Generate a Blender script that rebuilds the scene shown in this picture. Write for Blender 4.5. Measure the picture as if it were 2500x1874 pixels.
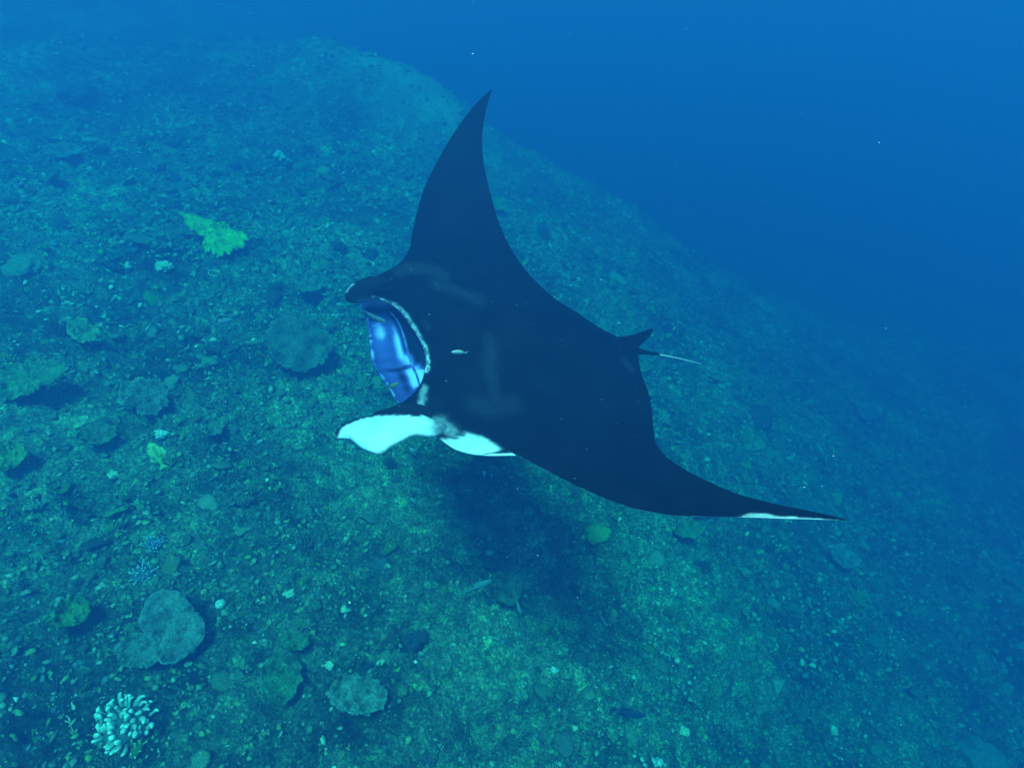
import bpy, bmesh, math, random
import numpy as np
from mathutils import Vector, Matrix

for o in list(bpy.data.objects):
    bpy.data.objects.remove(o, do_unlink=True)
scene = bpy.context.scene
COL = scene.collection

# ------------------------------------------------------------------ camera
LENS, PITCH = 22.0, math.radians(35.0)
CZ = 6.0                                        # camera height above the world origin
cam_data = bpy.data.cameras.new("camera")
cam_data.lens = LENS
cam_data.sensor_width = 36.0
cam_data.clip_start = 0.05
cam_data.clip_end = 500.0
cam = bpy.data.objects.new("camera", cam_data)
cam.location = (0, 0, CZ)
cam.rotation_euler = (math.pi / 2 - PITCH, 0, 0)
COL.objects.link(cam)
scene.camera = cam

# ------------------------------------------------------------------ sky + sun
SUN_ELEV, SUN_AZ = math.radians(67), math.radians(184)   # azimuth from +Y towards +X
world = bpy.data.worlds.new("World")
scene.world = world
world.use_nodes = True
wn = world.node_tree
bg = wn.nodes["Background"]
sky = wn.nodes.new("ShaderNodeTexSky")
sky.sky_type = 'NISHITA'
sky.sun_disc = False
sky.sun_elevation = SUN_ELEV
sky.sun_rotation = SUN_AZ
wn.links.new(sky.outputs[0], bg.inputs[0])
bg.inputs[1].default_value = 0.05
sd = bpy.data.lights.new("sun", 'SUN')
sd.energy = 5.0
sd.angle = math.radians(13)
sd.color = (1.0, 0.96, 0.9)
sun = bpy.data.objects.new("sun", sd)
sdir = Vector((math.sin(SUN_AZ) * math.cos(SUN_ELEV), math.cos(SUN_AZ) * math.cos(SUN_ELEV), math.sin(SUN_ELEV)))
sun.rotation_euler = (-sdir).to_track_quat('-Z', 'Y').to_euler()
sun.location = (0, 0, 30)
COL.objects.link(sun)
vs = scene.view_settings
vs.view_transform = 'Standard'
vs.look = 'None'
vs.exposure = 1.17
vs.gamma = 1.0
vs.use_curve_mapping = False
scene.cycles.use_denoising = True
scene.cycles.volume_bounces = 2
scene.cycles.max_bounces = 6

# ------------------------------------------------------------------ helpers
F = 2500 * LENS / 36.0
cp, sp = math.cos(PITCH), math.sin(PITCH)


def ray(px, py):
    u = (px - 1250.0) / F
    v = (937.0 - py) / F
    return np.array([u, cp + v * sp, -sp + v * cp])


def pt(px, py, t):
    return ray(px, py) * t + np.array([0, 0, CZ])


def project(p):
    p = np.asarray(p) - np.array([0, 0, CZ])
    f = p[..., 1] * cp - p[..., 2] * sp
    u = p[..., 0] / f
    v = (p[..., 1] * sp + p[..., 2] * cp) / f
    return u * F + 1250, 937 - v * F


def hash2(ix, iy, seed):
    h = (ix.astype(np.int64) * 374761393 + iy.astype(np.int64) * 668265263 + seed * 974711) & 0xFFFFFFFF
    h = ((h ^ (h >> 13)) * 1274126177) & 0xFFFFFFFF
    h = (h ^ (h >> 16)) & 0xFFFFFFFF
    return h.astype(np.float64) / 4294967295.0


def vnoise(x, y, seed=0):
    ix, iy = np.floor(x), np.floor(y)
    fx, fy = x - ix, y - iy
    fx = fx * fx * fx * (fx * (fx * 6 - 15) + 10)
    fy = fy * fy * fy * (fy * (fy * 6 - 15) + 10)
    ix = ix.astype(np.int64); iy = iy.astype(np.int64)
    a = hash2(ix, iy, seed); b = hash2(ix + 1, iy, seed)
    c = hash2(ix, iy + 1, seed); d = hash2(ix + 1, iy + 1, seed)
    return (a * (1 - fx) + b * fx) * (1 - fy) + (c * (1 - fx) + d * fx) * fy   # 0..1


def fbm(x, y, seed=0, octv=4, lac=2.03, gain=0.5):
    s = 0; a = 1.0; n = 0
    for k in range(octv):
        s = s + a * vnoise(x * lac ** k + 17.3 * k, y * lac ** k - 9.1 * k, seed + k)
        n += a; a *= gain
    return s / n


def worley(x, y, seed=0):
    ix, iy = np.floor(x).astype(np.int64), np.floor(y).astype(np.int64)
    best = np.full(np.shape(x), 9.0)
    for dx in (-1, 0, 1):
        for dy in (-1, 0, 1):
            cx = ix + dx + hash2(ix + dx, iy + dy, seed)
            cy = iy + dy + hash2(ix + dx, iy + dy, seed + 91)
            best = np.minimum(best, (cx - x) ** 2 + (cy - y) ** 2)
    return np.sqrt(best)


def sstep(a, b, x):
    t = np.clip((x - a) / (b - a), 0, 1)
    return t * t * (3 - 2 * t)


def mesh_np(name, verts, faces, mats=(), smooth=True, attrs=None):
    """faces: (n,3) or (n,4) int array"""
    verts = np.asarray(verts, dtype=np.float32)
    faces = np.asarray(faces, dtype=np.int32)
    me = bpy.data.meshes.new(name)
    n, k = faces.shape
    me.vertices.add(len(verts)); me.vertices.foreach_set("co", verts.ravel())
    me.loops.add(n * k); me.loops.foreach_set("vertex_index", faces.ravel())
    me.polygons.add(n)
    me.polygons.foreach_set("loop_start", np.arange(0, n * k, k, dtype=np.int32))
    me.polygons.foreach_set("use_smooth", np.full(n, smooth, dtype=bool))
    for key, val in (attrs or {}).items():
        val = np.asarray(val, dtype=np.float32)
        if val.ndim == 1:
            a = me.attributes.new(key, 'FLOAT', 'POINT'); a.data.foreach_set("value", val)
        else:
            a = me.attributes.new(key, 'FLOAT_COLOR', 'POINT')
            c4 = np.ones((len(val), 4), np.float32); c4[:, :3] = val
            a.data.foreach_set("color", c4.ravel())
    for m in mats:
        me.materials.append(m)
    me.update(); me.validate()
    return me


def link(name, me, parent=None, label=None, cat=None, group=None, kind=None):
    o = bpy.data.objects.new(name, me)
    COL.objects.link(o)
    if parent: o.parent = parent
    if label: o["label"] = label
    if cat: o["category"] = cat
    if group: o["group"] = group
    if kind: o["kind"] = kind
    return o


def grid_faces(nu, nv, off=0, flip=False):
    i, j = np.meshgrid(np.arange(nu - 1), np.arange(nv - 1), indexing='ij')
    a = (i * nv + j).ravel() + off
    f = np.stack([a, a + nv, a + nv + 1, a + 1], 1)
    return f[:, ::-1] if flip else f


def in_poly(px, py, poly):
    poly = np.asarray(poly, float)
    inside = np.zeros(np.shape(px), bool)
    n = len(poly); j = n - 1
    for i in range(n):
        xi, yi = poly[i]; xj, yj = poly[j]
        c = ((yi > py) != (yj > py)) & (px < (xj - xi) * (py - yi) / (yj - yi + 1e-9) + xi)
        inside ^= c
        j = i
    return inside


def poly_dist(px, py, poly, closed=True):
    poly = np.asarray(poly, float)
    d = np.full(np.shape(px), 1e9)
    n = len(poly)
    for i in range(n if closed else n - 1):
        a, b = poly[i], poly[(i + 1) % n]
        ab = b - a
        t = np.clip(((px - a[0]) * ab[0] + (py - a[1]) * ab[1]) / (ab @ ab + 1e-9), 0, 1)
        d = np.minimum(d, np.hypot(px - a[0] - t * ab[0], py - a[1] - t * ab[1]))
    return d


def poly_mask(px, py, poly, soft):
    d = poly_dist(px, py, poly)
    sd_ = np.where(in_poly(px, py, poly), d, -d)
    return sstep(-soft, soft, sd_)


def catmull(pts, n):
    """pts (k,d) -> (n,d) through the points, even in index"""
    pts = np.asarray(pts, float)
    k = len(pts)
    s = np.linspace(0, k - 1, n)
    i = np.clip(np.floor(s).astype(int), 0, k - 2)
    f = (s - i)[:, None]
    p0 = pts[np.clip(i - 1, 0, k - 1)]; p1 = pts[i]; p2 = pts[i + 1]; p3 = pts[np.clip(i + 2, 0, k - 1)]
    return 0.5 * ((2 * p1) + (-p0 + p2) * f + (2 * p0 - 5 * p1 + 4 * p2 - p3) * f ** 2 + (-p0 + 3 * p1 - 3 * p2 + p3) * f ** 3)


# ------------------------------------------------------------------ materials
def nt(mat):
    return mat.node_tree.nodes, mat.node_tree.links


def new_mat(name, rough=0.8, spec=0.2):
    m = bpy.data.materials.new(name)
    m.use_nodes = True
    b = m.node_tree.nodes["Principled BSDF"]
    b.inputs["Roughness"].default_value = rough
    b.inputs["Specular IOR Level"].default_value = spec
    return m


def ramp(nodes, stops):
    r = nodes.new("ShaderNodeValToRGB")
    el = r.color_ramp.elements
    while len(el) < len(stops):
        el.new(0.5)
    for e, (p, c) in zip(el, stops):
        e.position = p
        e.color = (*c, 1)
    return r


def noise_tex(nodes, links, scale, detail=4, rough=0.55, coord=None, dim='3D'):
    n = nodes.new("ShaderNodeTexNoise")
    n.inputs["Scale"].default_value = scale
    n.inputs["Detail"].default_value = detail
    n.inputs["Roughness"].default_value = rough
    if coord is not None:
        links.new(coord, n.inputs["Vector"])
    return n


def mixrgb(nodes, links, fac, a, b, blend='MIX'):
    m = nodes.new("ShaderNodeMix")
    m.data_type = 'RGBA'
    m.blend_type = blend
    for val, sock in ((fac, m.inputs["Factor"]), (a, m.inputs["A"]), (b, m.inputs["B"])):
        if hasattr(val, "links") or hasattr(val, "is_linked"):
            links.new(val, sock)
        elif isinstance(val, (int, float)):
            sock.default_value = val
        else:
            sock.default_value = (*val, 1)
    # Mix node holds several A/B sockets: pick the colour ones explicitly
    return m


def mix_color(nodes, links, fac, a, b, blend='MIX'):
    m = nodes.new("ShaderNodeMixRGB")
    m.blend_type = blend
    for val, sock in ((fac, m.inputs[0]), (a, m.inputs[1]), (b, m.inputs[2])):
        if isinstance(val, bpy.types.NodeSocket):
            links.new(val, sock)
        elif isinstance(val, (int, float)):
            sock.default_value = val
        else:
            sock.default_value = (*val, 1)
    return m.outputs[0]


def seabed_material():
    m = new_mat("reef_ground", 0.9, 0.1)
    N, L = nt(m)
    geo = N.new("ShaderNodeNewGeometry")
    pos = geo.outputs["Position"]
    big = noise_tex(N, L, 0.9, 5, 0.6, pos)
    mid = noise_tex(N, L, 5.0, 6, 0.65, pos)
    fine = noise_tex(N, L, 52.0, 6, 0.75, pos)
    r1 = ramp(N, [(0.32, (0.07, 0.10, 0.095)), (0.46, (0.15, 0.21, 0.165)), (0.58, (0.20, 0.28, 0.21)), (0.72, (0.30, 0.36, 0.31))])
    L.new(mid.outputs[0], r1.inputs[0])
    r2 = ramp(N, [(0.36, (0.42, 0.44, 0.52)), (0.5, (0.95, 0.95, 0.95)), (0.64, (1.35, 1.4, 1.3))])
    L.new(big.outputs[0], r2.inputs[0])
    c = mix_color(N, L, 1.0, r1.outputs[0], r2.outputs[0], 'MULTIPLY')
    huge = noise_tex(N, L, 0.33, 4, 0.6, pos)
    r4 = ramp(N, [(0.38, (0.50, 0.52, 0.60)), (0.52, (1.0, 1.0, 1.0)), (0.66, (1.3, 1.32, 1.25))])
    L.new(huge.outputs[0], r4.inputs[0])
    c = mix_color(N, L, 1.0, c, r4.outputs[0], 'MULTIPLY')
    r3 = ramp(N, [(0.38, (0.42, 0.44, 0.48)), (0.50, (0.95, 0.95, 0.95)), (0.60, (1.5, 1.5, 1.45)), (0.67, (2.6, 2.6, 2.4))])
    L.new(fine.outputs[0], r3.inputs[0])
    c = mix_color(N, L, 1.0, c, r3.outputs[0], 'MULTIPLY')
    # patchwork of coral knobs: each cell its own lightness, paler on top
    wv = noise_tex(N, L, 7.0, 3, 0.5, pos)
    off = N.new("ShaderNodeVectorMath"); off.operation = 'MULTIPLY_ADD'
    L.new(wv.outputs["Color"], off.inputs[0]); off.inputs[1].default_value = (0.10, 0.10, 0.10); L.new(pos, off.inputs[2])
    for sc, lo_, hi_ in ((9.0, 0.70, 1.45), (42.0, 0.60, 1.6)):
        vo = N.new("ShaderNodeTexVoronoi"); vo.inputs["Scale"].default_value = sc
        L.new(off.outputs[0], vo.inputs["Vector"])
        sep = N.new("ShaderNodeSeparateColor"); L.new(vo.outputs["Color"], sep.inputs[0])
        rv = ramp(N, [(0.0, (lo_, lo_, lo_ * 1.12)), (0.7, (1, 1, 1)), (1.0, (hi_ * 0.9, hi_, hi_ * 0.82))])
        L.new(sep.outputs[0], rv.inputs[0])
        rd = ramp(N, [(0.0, (1.12, 1.12, 1.10)), (0.55, (0.96, 0.96, 0.96)), (0.85, (0.72, 0.73, 0.76))])
        L.new(vo.outputs["Distance"], rd.inputs[0])
        c = mix_color(N, L, 1.0, c, rv.outputs[0], 'MULTIPLY')
        c = mix_color(N, L, 1.0, c, rd.outputs[0], 'MULTIPLY')
    c = mix_color(N, L, 1.0, c, (1.22, 1.26, 1.08), 'MULTIPLY')
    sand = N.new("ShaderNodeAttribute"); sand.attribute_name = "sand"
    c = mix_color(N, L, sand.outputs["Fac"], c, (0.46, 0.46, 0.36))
    b = N["Principled BSDF"]
    L.new(c, b.inputs["Base Color"])
    bump = N.new("ShaderNodeBump")
    bump.inputs["Strength"].default_value = 1.0
    bump.inputs["Distance"].default_value = 0.05
    L.new(fine.outputs[0], bump.inputs["Height"])
    L.new(bump.outputs[0], b.inputs["Normal"])
    return m


def tint_material(name, rough=0.85, var=0.5, scale=60.0, bump=0.5, bdist=0.008):
    """colour from the mesh attribute 'tint' with fine mottling"""
    m = new_mat(name, rough, 0.15)
    N, L = nt(m)
    at = N.new("ShaderNodeAttribute"); at.attribute_name = "tint"
    tc = N.new("ShaderNodeNewGeometry")
    n = noise_tex(N, L, scale, 4, 0.65, tc.outputs["Position"])
    r = ramp(N, [(0.3, (1 - var,) * 3), (0.7, (1 + var,) * 3)])
    L.new(n.outputs[0], r.inputs[0])
    c = mix_color(N, L, 1.0, at.outputs["Color"], r.outputs[0], 'MULTIPLY')
    b = N["Principled BSDF"]
    L.new(c, b.inputs["Base Color"])
    bp = N.new("ShaderNodeBump")
    bp.inputs["Strength"].default_value = bump
    bp.inputs["Distance"].default_value = bdist
    L.new(n.outputs[0], bp.inputs["Height"])
    L.new(bp.outputs[0], b.inputs["Normal"])
    return m


def manta_material():
    m = new_mat("manta_skin", 0.7, 0.03)
    N, L = nt(m)
    at = N.new("ShaderNodeAttribute"); at.attribute_name = "tone"
    tc = N.new("ShaderNodeNewGeometry")
    n = noise_tex(N, L, 45.0, 6, 0.7, tc.outputs["Position"])
    n2 = noise_tex(N, L, 6.0, 4, 0.6, tc.outputs["Position"])
    # ragged pigment edge: push the tone up and down a little where it is in between
    sub = N.new("ShaderNodeMath"); sub.operation = 'SUBTRACT'; L.new(n.outputs[0], sub.inputs[0]); sub.inputs[1].default_value = 0.5
    edge = N.new("ShaderNodeMath"); edge.operation = 'MULTIPLY'
    inv = N.new("ShaderNodeMath"); inv.operation = 'SUBTRACT'; inv.inputs[0].default_value = 1.0; L.new(at.outputs["Fac"], inv.inputs[1])
    L.new(at.outputs["Fac"], edge.inputs[0]); L.new(inv.outputs[0], edge.inputs[1])
    k = N.new("ShaderNodeMath"); k.operation = 'MULTIPLY'; L.new(edge.outputs[0], k.inputs[0]); L.new(sub.outputs[0], k.inputs[1])
    k2 = N.new("ShaderNodeMath"); k2.operation = 'MULTIPLY_ADD'; L.new(k.outputs[0], k2.inputs[0]); k2.inputs[1].default_value = 2.6; L.new(at.outputs["Fac"], k2.inputs[2])
    k2.use_clamp = True
    r = ramp(N, [(0.0, (0.003, 0.0035, 0.0045)), (0.25, (0.03, 0.036, 0.045)), (0.6, (0.22, 0.25, 0.29)), (1.0, (0.86, 0.88, 0.88))])
    L.new(k2.outputs[0], r.inputs[0])
    rr = ramp(N, [(0.3, (0.7, 0.7, 0.7)), (0.7, (1.15, 1.15, 1.15))])
    L.new(n2.outputs[0], rr.inputs[0])
    c = mix_color(N, L, 1.0, r.outputs[0], rr.outputs[0], 'MULTIPLY')
    b = N["Principled BSDF"]
    L.new(c, b.inputs["Base Color"])
    bp = N.new("ShaderNodeBump"); bp.inputs["Strength"].default_value = 0.25; bp.inputs["Distance"].default_value = 0.004
    L.new(n.outputs[0], bp.inputs["Height"]); L.new(bp.outputs[0], b.inputs["Normal"])
    return m


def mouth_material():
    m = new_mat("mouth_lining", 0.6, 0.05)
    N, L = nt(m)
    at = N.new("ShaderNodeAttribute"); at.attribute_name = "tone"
    r = ramp(N, [(0.0, (0.004, 0.005, 0.012)), (0.3, (0.02, 0.022, 0.09)), (0.6, (0.07, 0.085, 0.36)), (1.0, (0.48, 0.60, 0.95))])  # greyish white lining; the blue of the scattered light is mixed into its colour
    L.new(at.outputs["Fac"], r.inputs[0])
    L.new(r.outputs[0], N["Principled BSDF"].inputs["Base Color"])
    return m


M_GROUND = seabed_material()
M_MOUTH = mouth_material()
M_CORAL = tint_material("coral_skin")
M_RUBBLE = tint_material("rubble", var=0.55, scale=90)
M_FISH = tint_material("fish_scales", rough=0.45, var=0.12, scale=200, bump=0.1, bdist=0.001)
M_MANTA = manta_material()
M_SNOW = new_mat("plankton", 0.6, 0.3)
M_SNOW.node_tree.nodes["Principled BSDF"].inputs["Base Color"].default_value = (0.55, 0.57, 0.56, 1)


# ------------------------------------------------------------------ seabed
GS = 1.35          # overall size of the slope


def ground_z(x, y, detail=True):
    x = np.asarray(x, float); y = np.asarray(y, float)
    # a reef shoulder: gentle on the left, falling away to the right, flatter again at its foot
    X, Y = x / GS, y / GS
    k = 0.9
    soft = np.log1p(np.exp(np.clip((X - 0.3) / k, -40, 40))) * k
    right = soft - 0.85 * np.log1p(np.exp(np.clip((X - 5.2) / 0.8, -40, 40))) * 0.8
    z = -3.05 + 0.05 * np.clip(Y, -5, 16) - 0.20 * np.clip(X, -3, 7) - 0.13 * np.clip(X + 3, -22, 0) - 0.10 * np.maximum(X - 7, 0) - 0.46 * right
    z = z * GS
    # beyond the far crest the ground drops
    over = np.maximum(y - 15.2 - 0.5 * np.clip(-x - 2.0, -3, 8), 0)
    z = z - 0.28 * over * sstep(0, 2.5, over) * sstep(-11, -4.5, x)
    # the ridge on the crest, and a dark gully behind the tail
    ax_, ay_ = np.array([-5.2, 15.6]), np.array([-0.5, 12.9])
    dv = (ay_ - ax_) / np.linalg.norm(ay_ - ax_); c0 = (ax_ + ay_) / 2
    along = (x - c0[0]) * dv[0] + (y - c0[1]) * dv[1]; across = -(x - c0[0]) * dv[1] + (y - c0[1]) * dv[0]
    z = z + 0.95 * np.exp(-((along / 3.1) ** 2) ** 1.5 - (across / 1.2) ** 2)
    z = z - 0.5 * np.exp(-(((x - 4.2) / 1.2) ** 2 + ((y - 10.0 + 0.3 * (x - 4.2)) / 1.0) ** 2))
    for (hx, hy, hr, hd) in PITS:
        z = z - hd * np.exp(-(((x - hx) ** 2 + (y - hy) ** 2) / hr ** 2) ** 2)
    if detail:
        z = z + 0.42 * (fbm(x * 0.42, y * 0.42, 3, 3) - 0.5)
        z = z + 0.30 * (fbm(x * 1.5, y * 1.5, 21, 3) - 0.5)
        w = worley(x * 2.6 + fbm(x * 3, y * 3, 9, 2), y * 2.6 + fbm(x * 3, y * 3, 10, 2), 5)
        z = z + 0.10 * (0.55 - np.minimum(w, 1.0))
        w2 = worley(x * 8.5, y * 8.5, 6)
        z = z + 0.075 * (0.5 - np.minimum(w2, 1.0)) * (0.4 + 1.2 * vnoise(x * 2.2, y * 2.2, 55))
        w3 = worley(x * 15, y * 15, 8)
        z = z + 0.030 * (0.5 - np.minimum(w3, 1.0)) * (0.3 + 1.4 * vnoise(x * 1.7, y * 1.7, 57))
        z = z + 0.045 * (fbm(x * 9, y * 9, 31, 3) - 0.5)
    return z + CZ


PITS = []          # hollows and crevices: x, y, radius, depth


def smooth_hit(px, py):
    d = ray(px, py); t = np.linspace(1.2, 30, 3000); p = d[None] * t[:, None]
    k = np.argmax(p[:, 2] + CZ - ground_z(p[:, 0], p[:, 1], False) < 0)
    return p[k][:2], t[k]


_pits = []
for px, py, wpx, dep in [(325, 625, 90, .34), (215, 1205, 95, .34), (335, 1050, 80, .22), (745, 722, 60, .22), (1012, 1590, 60, .2), (1215, 1640, 60, .12),
                         (1410, 390, 60, .2), (612, 395, 90, .22), (312, 390, 60, .2), (190, 260, 130, .25), (775, 370, 60, .15), (820, 1180, 90, .14),
                         (500, 262, 70, .16), (30, 655, 70, .26), (90, 630, 70, .26), (150, 600, 60, .2), (200, 572, 50, .15), (1700, 740, 150, .2), (1830, 790, 120, .2), (2010, 950, 120, .22),
                         (2080, 1000, 110, .22), (330, 845, 60, .15), (420, 1230, 70, .15), (630, 700, 60, .12), (70, 1750, 80, .16), (880, 1800, 70, .14), (1180, 1780, 90, .14), (560, 1330, 70, .12),
                         (100, 1270, 60, .2), (160, 1000, 60, .14), (690, 1700, 60, .10), (1560, 1840, 80, .14), (1730, 1700, 90, .14), (2200, 1480, 140, .2), (1960, 1690, 90, .14)]:
    q, t = smooth_hit(px, py)
    _pits.append((q[0], q[1], 0.5 * wpx * t / F * 1.15, dep))
PITS = _pits


def axis(lo, fine_lo, fine_hi, hi, step, grow=1.07):
    mid = np.arange(fine_lo, fine_hi + step / 2, step)
    up = [mid[-1]]; s = step
    while up[-1] < hi:
        s = min(s * grow, 3.0); up.append(up[-1] + s)
    dn = [mid[0]]; s = step
    while dn[-1] > lo:
        s = min(s * grow, 3.0); dn.append(dn[-1] - s)
    return np.concatenate([np.array(dn[1:])[::-1], mid, np.array(up[1:])])


gx = axis(-60, -6.6, 8.4, 60, 0.030)
gy = axis(-12, 0.8, 13.0, 70, 0.030)
GX, GY = np.meshgrid(gx, gy, indexing='ij')
GZ = ground_z(GX, GY)
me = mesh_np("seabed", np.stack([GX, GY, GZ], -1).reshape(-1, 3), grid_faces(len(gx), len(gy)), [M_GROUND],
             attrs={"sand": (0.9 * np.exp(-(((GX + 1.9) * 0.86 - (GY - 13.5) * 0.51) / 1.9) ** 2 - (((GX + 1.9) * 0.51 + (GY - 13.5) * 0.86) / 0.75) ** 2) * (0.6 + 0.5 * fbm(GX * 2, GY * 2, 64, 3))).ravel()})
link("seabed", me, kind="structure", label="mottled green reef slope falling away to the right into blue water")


def on_ground(px, py):
    """where the sight line through a photo pixel meets the seabed"""
    d = ray(px, py)
    t = np.linspace(1.2, 40, 4000)
    p = d[None, :] * t[:, None]
    gap = p[:, 2] + CZ - ground_z(p[:, 0], p[:, 1])
    k = np.argmax(gap < 0)
    if gap[k] >= 0:
        k = len(t) - 1
    q = p[k]
    return np.array([q[0], q[1], float(ground_z(q[0], q[1]))]), t[k]

# ------------------------------------------------------------------ manta ray
# The disc lies on a curved surface: banked towards the viewer, wings lifted.
K = 0.81                                 # size of the animal: span about 3.6 m
MC = ray(1250, 850) * 4.2 * K
BEND = 0.176 / K
LEFT = np.array([0.42, -0.907])          # the animal's left, in plan
HEAD = np.array([-0.907, -0.42, 0.0])    # swimming direction


def disc_z(x, y):
    s = (x - MC[0]) * LEFT[0] + (y - MC[1]) * LEFT[1]
    return MC[2] - 0.20 * s + BEND * s * s


def disc_pt(px, py, drop=0.0):
    d = ray(px, py)
    A = d[0] * LEFT[0] + d[1] * LEFT[1]
    B = -(MC[0] * LEFT[0] + MC[1] * LEFT[1])
    drop = drop * K
    # t*dz = MCz - drop - .2 s + bend s^2 , s = A t + B
    a = BEND * A * A
    b = 2 * BEND * A * B - 0.20 * A - d[2]
    c = MC[2] - drop - 0.20 * B + BEND * B * B
    disc = max(b * b - 4 * a * c, 0)
    r = [(-b - math.sqrt(disc)) / (2 * a), (-b + math.sqrt(disc)) / (2 * a)]
    t = min(r, key=lambda q: abs(q - 4.0 * K))
    return d * t


def disc_n(p):
    s = (p[0] - MC[0]) * LEFT[0] + (p[1] - MC[1]) * LEFT[1]
    g = -0.20 + 2 * BEND * s
    n = np.array([-g * LEFT[0], -g * LEFT[1], 1.0])
    return n / np.linalg.norm(n), s


# leading edge (upper lip at the mouth), trailing edge, lower lip, drop of the lower lip
RIBS = [
    ((1200, 218), (1201, 221)), ((1162, 253), (1190, 255)), ((1132, 290), (1181, 300)), ((1099, 339), (1177, 339)),
    ((1072, 386), (1180, 389)), ((1046, 436), (1189, 439)), ((1029, 479), (1200, 484)), ((1016, 525), (1214, 530)),
    ((1006, 571), (1229, 570)), ((1000, 605), (1252, 614)), ((985, 632), (1281, 656)), ((962, 652), (1320, 698)),
    ((930, 670), (1360, 732)), ((905, 685), (1405, 760)), ((893, 705), (1440, 784)),
    ((900, 724), (1475, 806), (886, 745), 0.05), ((930, 731), (1503, 820), (893, 765), 0.14),
    ((958, 745), (1524, 830), (899, 785), 0.22), ((983, 768), (1538, 838), (904, 810), 0.27),
    ((1004, 797), (1547, 846), (906, 832), 0.29), ((1023, 827), (1553, 853), (909, 858), 0.29),
    ((1035, 855), (1557, 862), (914, 885), 0.27), ((1039, 882), (1560, 880), (925, 908), 0.24),
    ((1036, 910), (1563, 900), (940, 928), 0.19), ((1026, 940), (1569, 920), (955, 952), 0.12),
    ((1006, 966), (1577, 940), (968, 975), 0.05),
    ((978, 990), (1584, 960)), ((985, 1012), (1588, 980)), ((1020, 1035), (1592, 1005)), ((1066, 1066), (1594, 1032)),
    ((1112, 1097), (1597, 1060)), ((1165, 1110), (1601, 1080)), ((1203, 1106), (1608, 1094)), ((1225, 1094), (1614, 1101)), ((1262, 1110), (1624, 1111)),
    ((1325, 1143), (1640, 1125)), ((1400, 1182), (1668, 1143)), ((1470, 1213), (1705, 1163)), ((1550, 1241), (1750, 1184)),
    ((1640, 1257), (1800, 1205)), ((1730, 1260), (1855, 1220)), ((1820, 1262), (1905, 1232)), ((1900, 1265), (1960, 1243)),
    ((1980, 1267), (2010, 1254)), ((2040, 1269), (2050, 1263)), ((2082, 1271), (2083, 1272))]

WHITE_SHOULDER = [(1062, 1071), (1090, 1070), (1115, 1068), (1141, 1052), (1165, 1060), (1191, 1071), (1224, 1092), (1208, 1112), (1165, 1118), (1112, 1106), (1082, 1088)]
WHITE_TIP = [(1800, 1262), (1825, 1254), (1850, 1250), (1870, 1252), (1905, 1259), (1990, 1264), (2050, 1268), (1990, 1275), (1870, 1275)]
PALE_LINES = [  # faint shoulder markings: polyline, half width in px, strength
    ([(975, 662), (1010, 655), (1050, 658), (1085, 676)], 16, 0.10),
    ([(1060, 690), (1100, 706), (1140, 722), (1170, 735)], 15, 0.13),
    ([(1196, 830), (1197, 880), (1203, 940), (1212, 990)], 17, 0.10),
    ([(1160, 985), (1200, 1000), (1250, 985)], 26, 0.085),
    ([(1036, 785), (1045, 800)], 8, 0.14),
    ([(1525, 880), (1545, 905)], 6, 0.10),
    ([(1050, 1040), (1075, 1030), (1105, 1055)], 20, 0.56),
    ([(1036, 946), (1032, 970), (1024, 1000)], 10, 0.62),
    ([(905, 726), (940, 733), (965, 745), (990, 766), (1010, 797), (1029, 828), (1042, 858), (1045, 885), (1042, 905)], 6.5, 0.85),
]
THROAT_SHADE = [(945, 750), (975, 768), (1000, 798), (1024, 840), (1045, 900), (1012, 880), (985, 845), (966, 800), (955, 770)]  # outline of the throat's darkness, painted into the lining tone
GILL = [(953, 778), (966, 800), (985, 846), (1012, 882), (1046, 902), (1040, 925), (1012, 958), (1000, 930), (988, 895), (970, 860), (960, 820)]
FLOOR1 = [(900, 772), (930, 770), (938, 800), (930, 822), (908, 830)]


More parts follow.
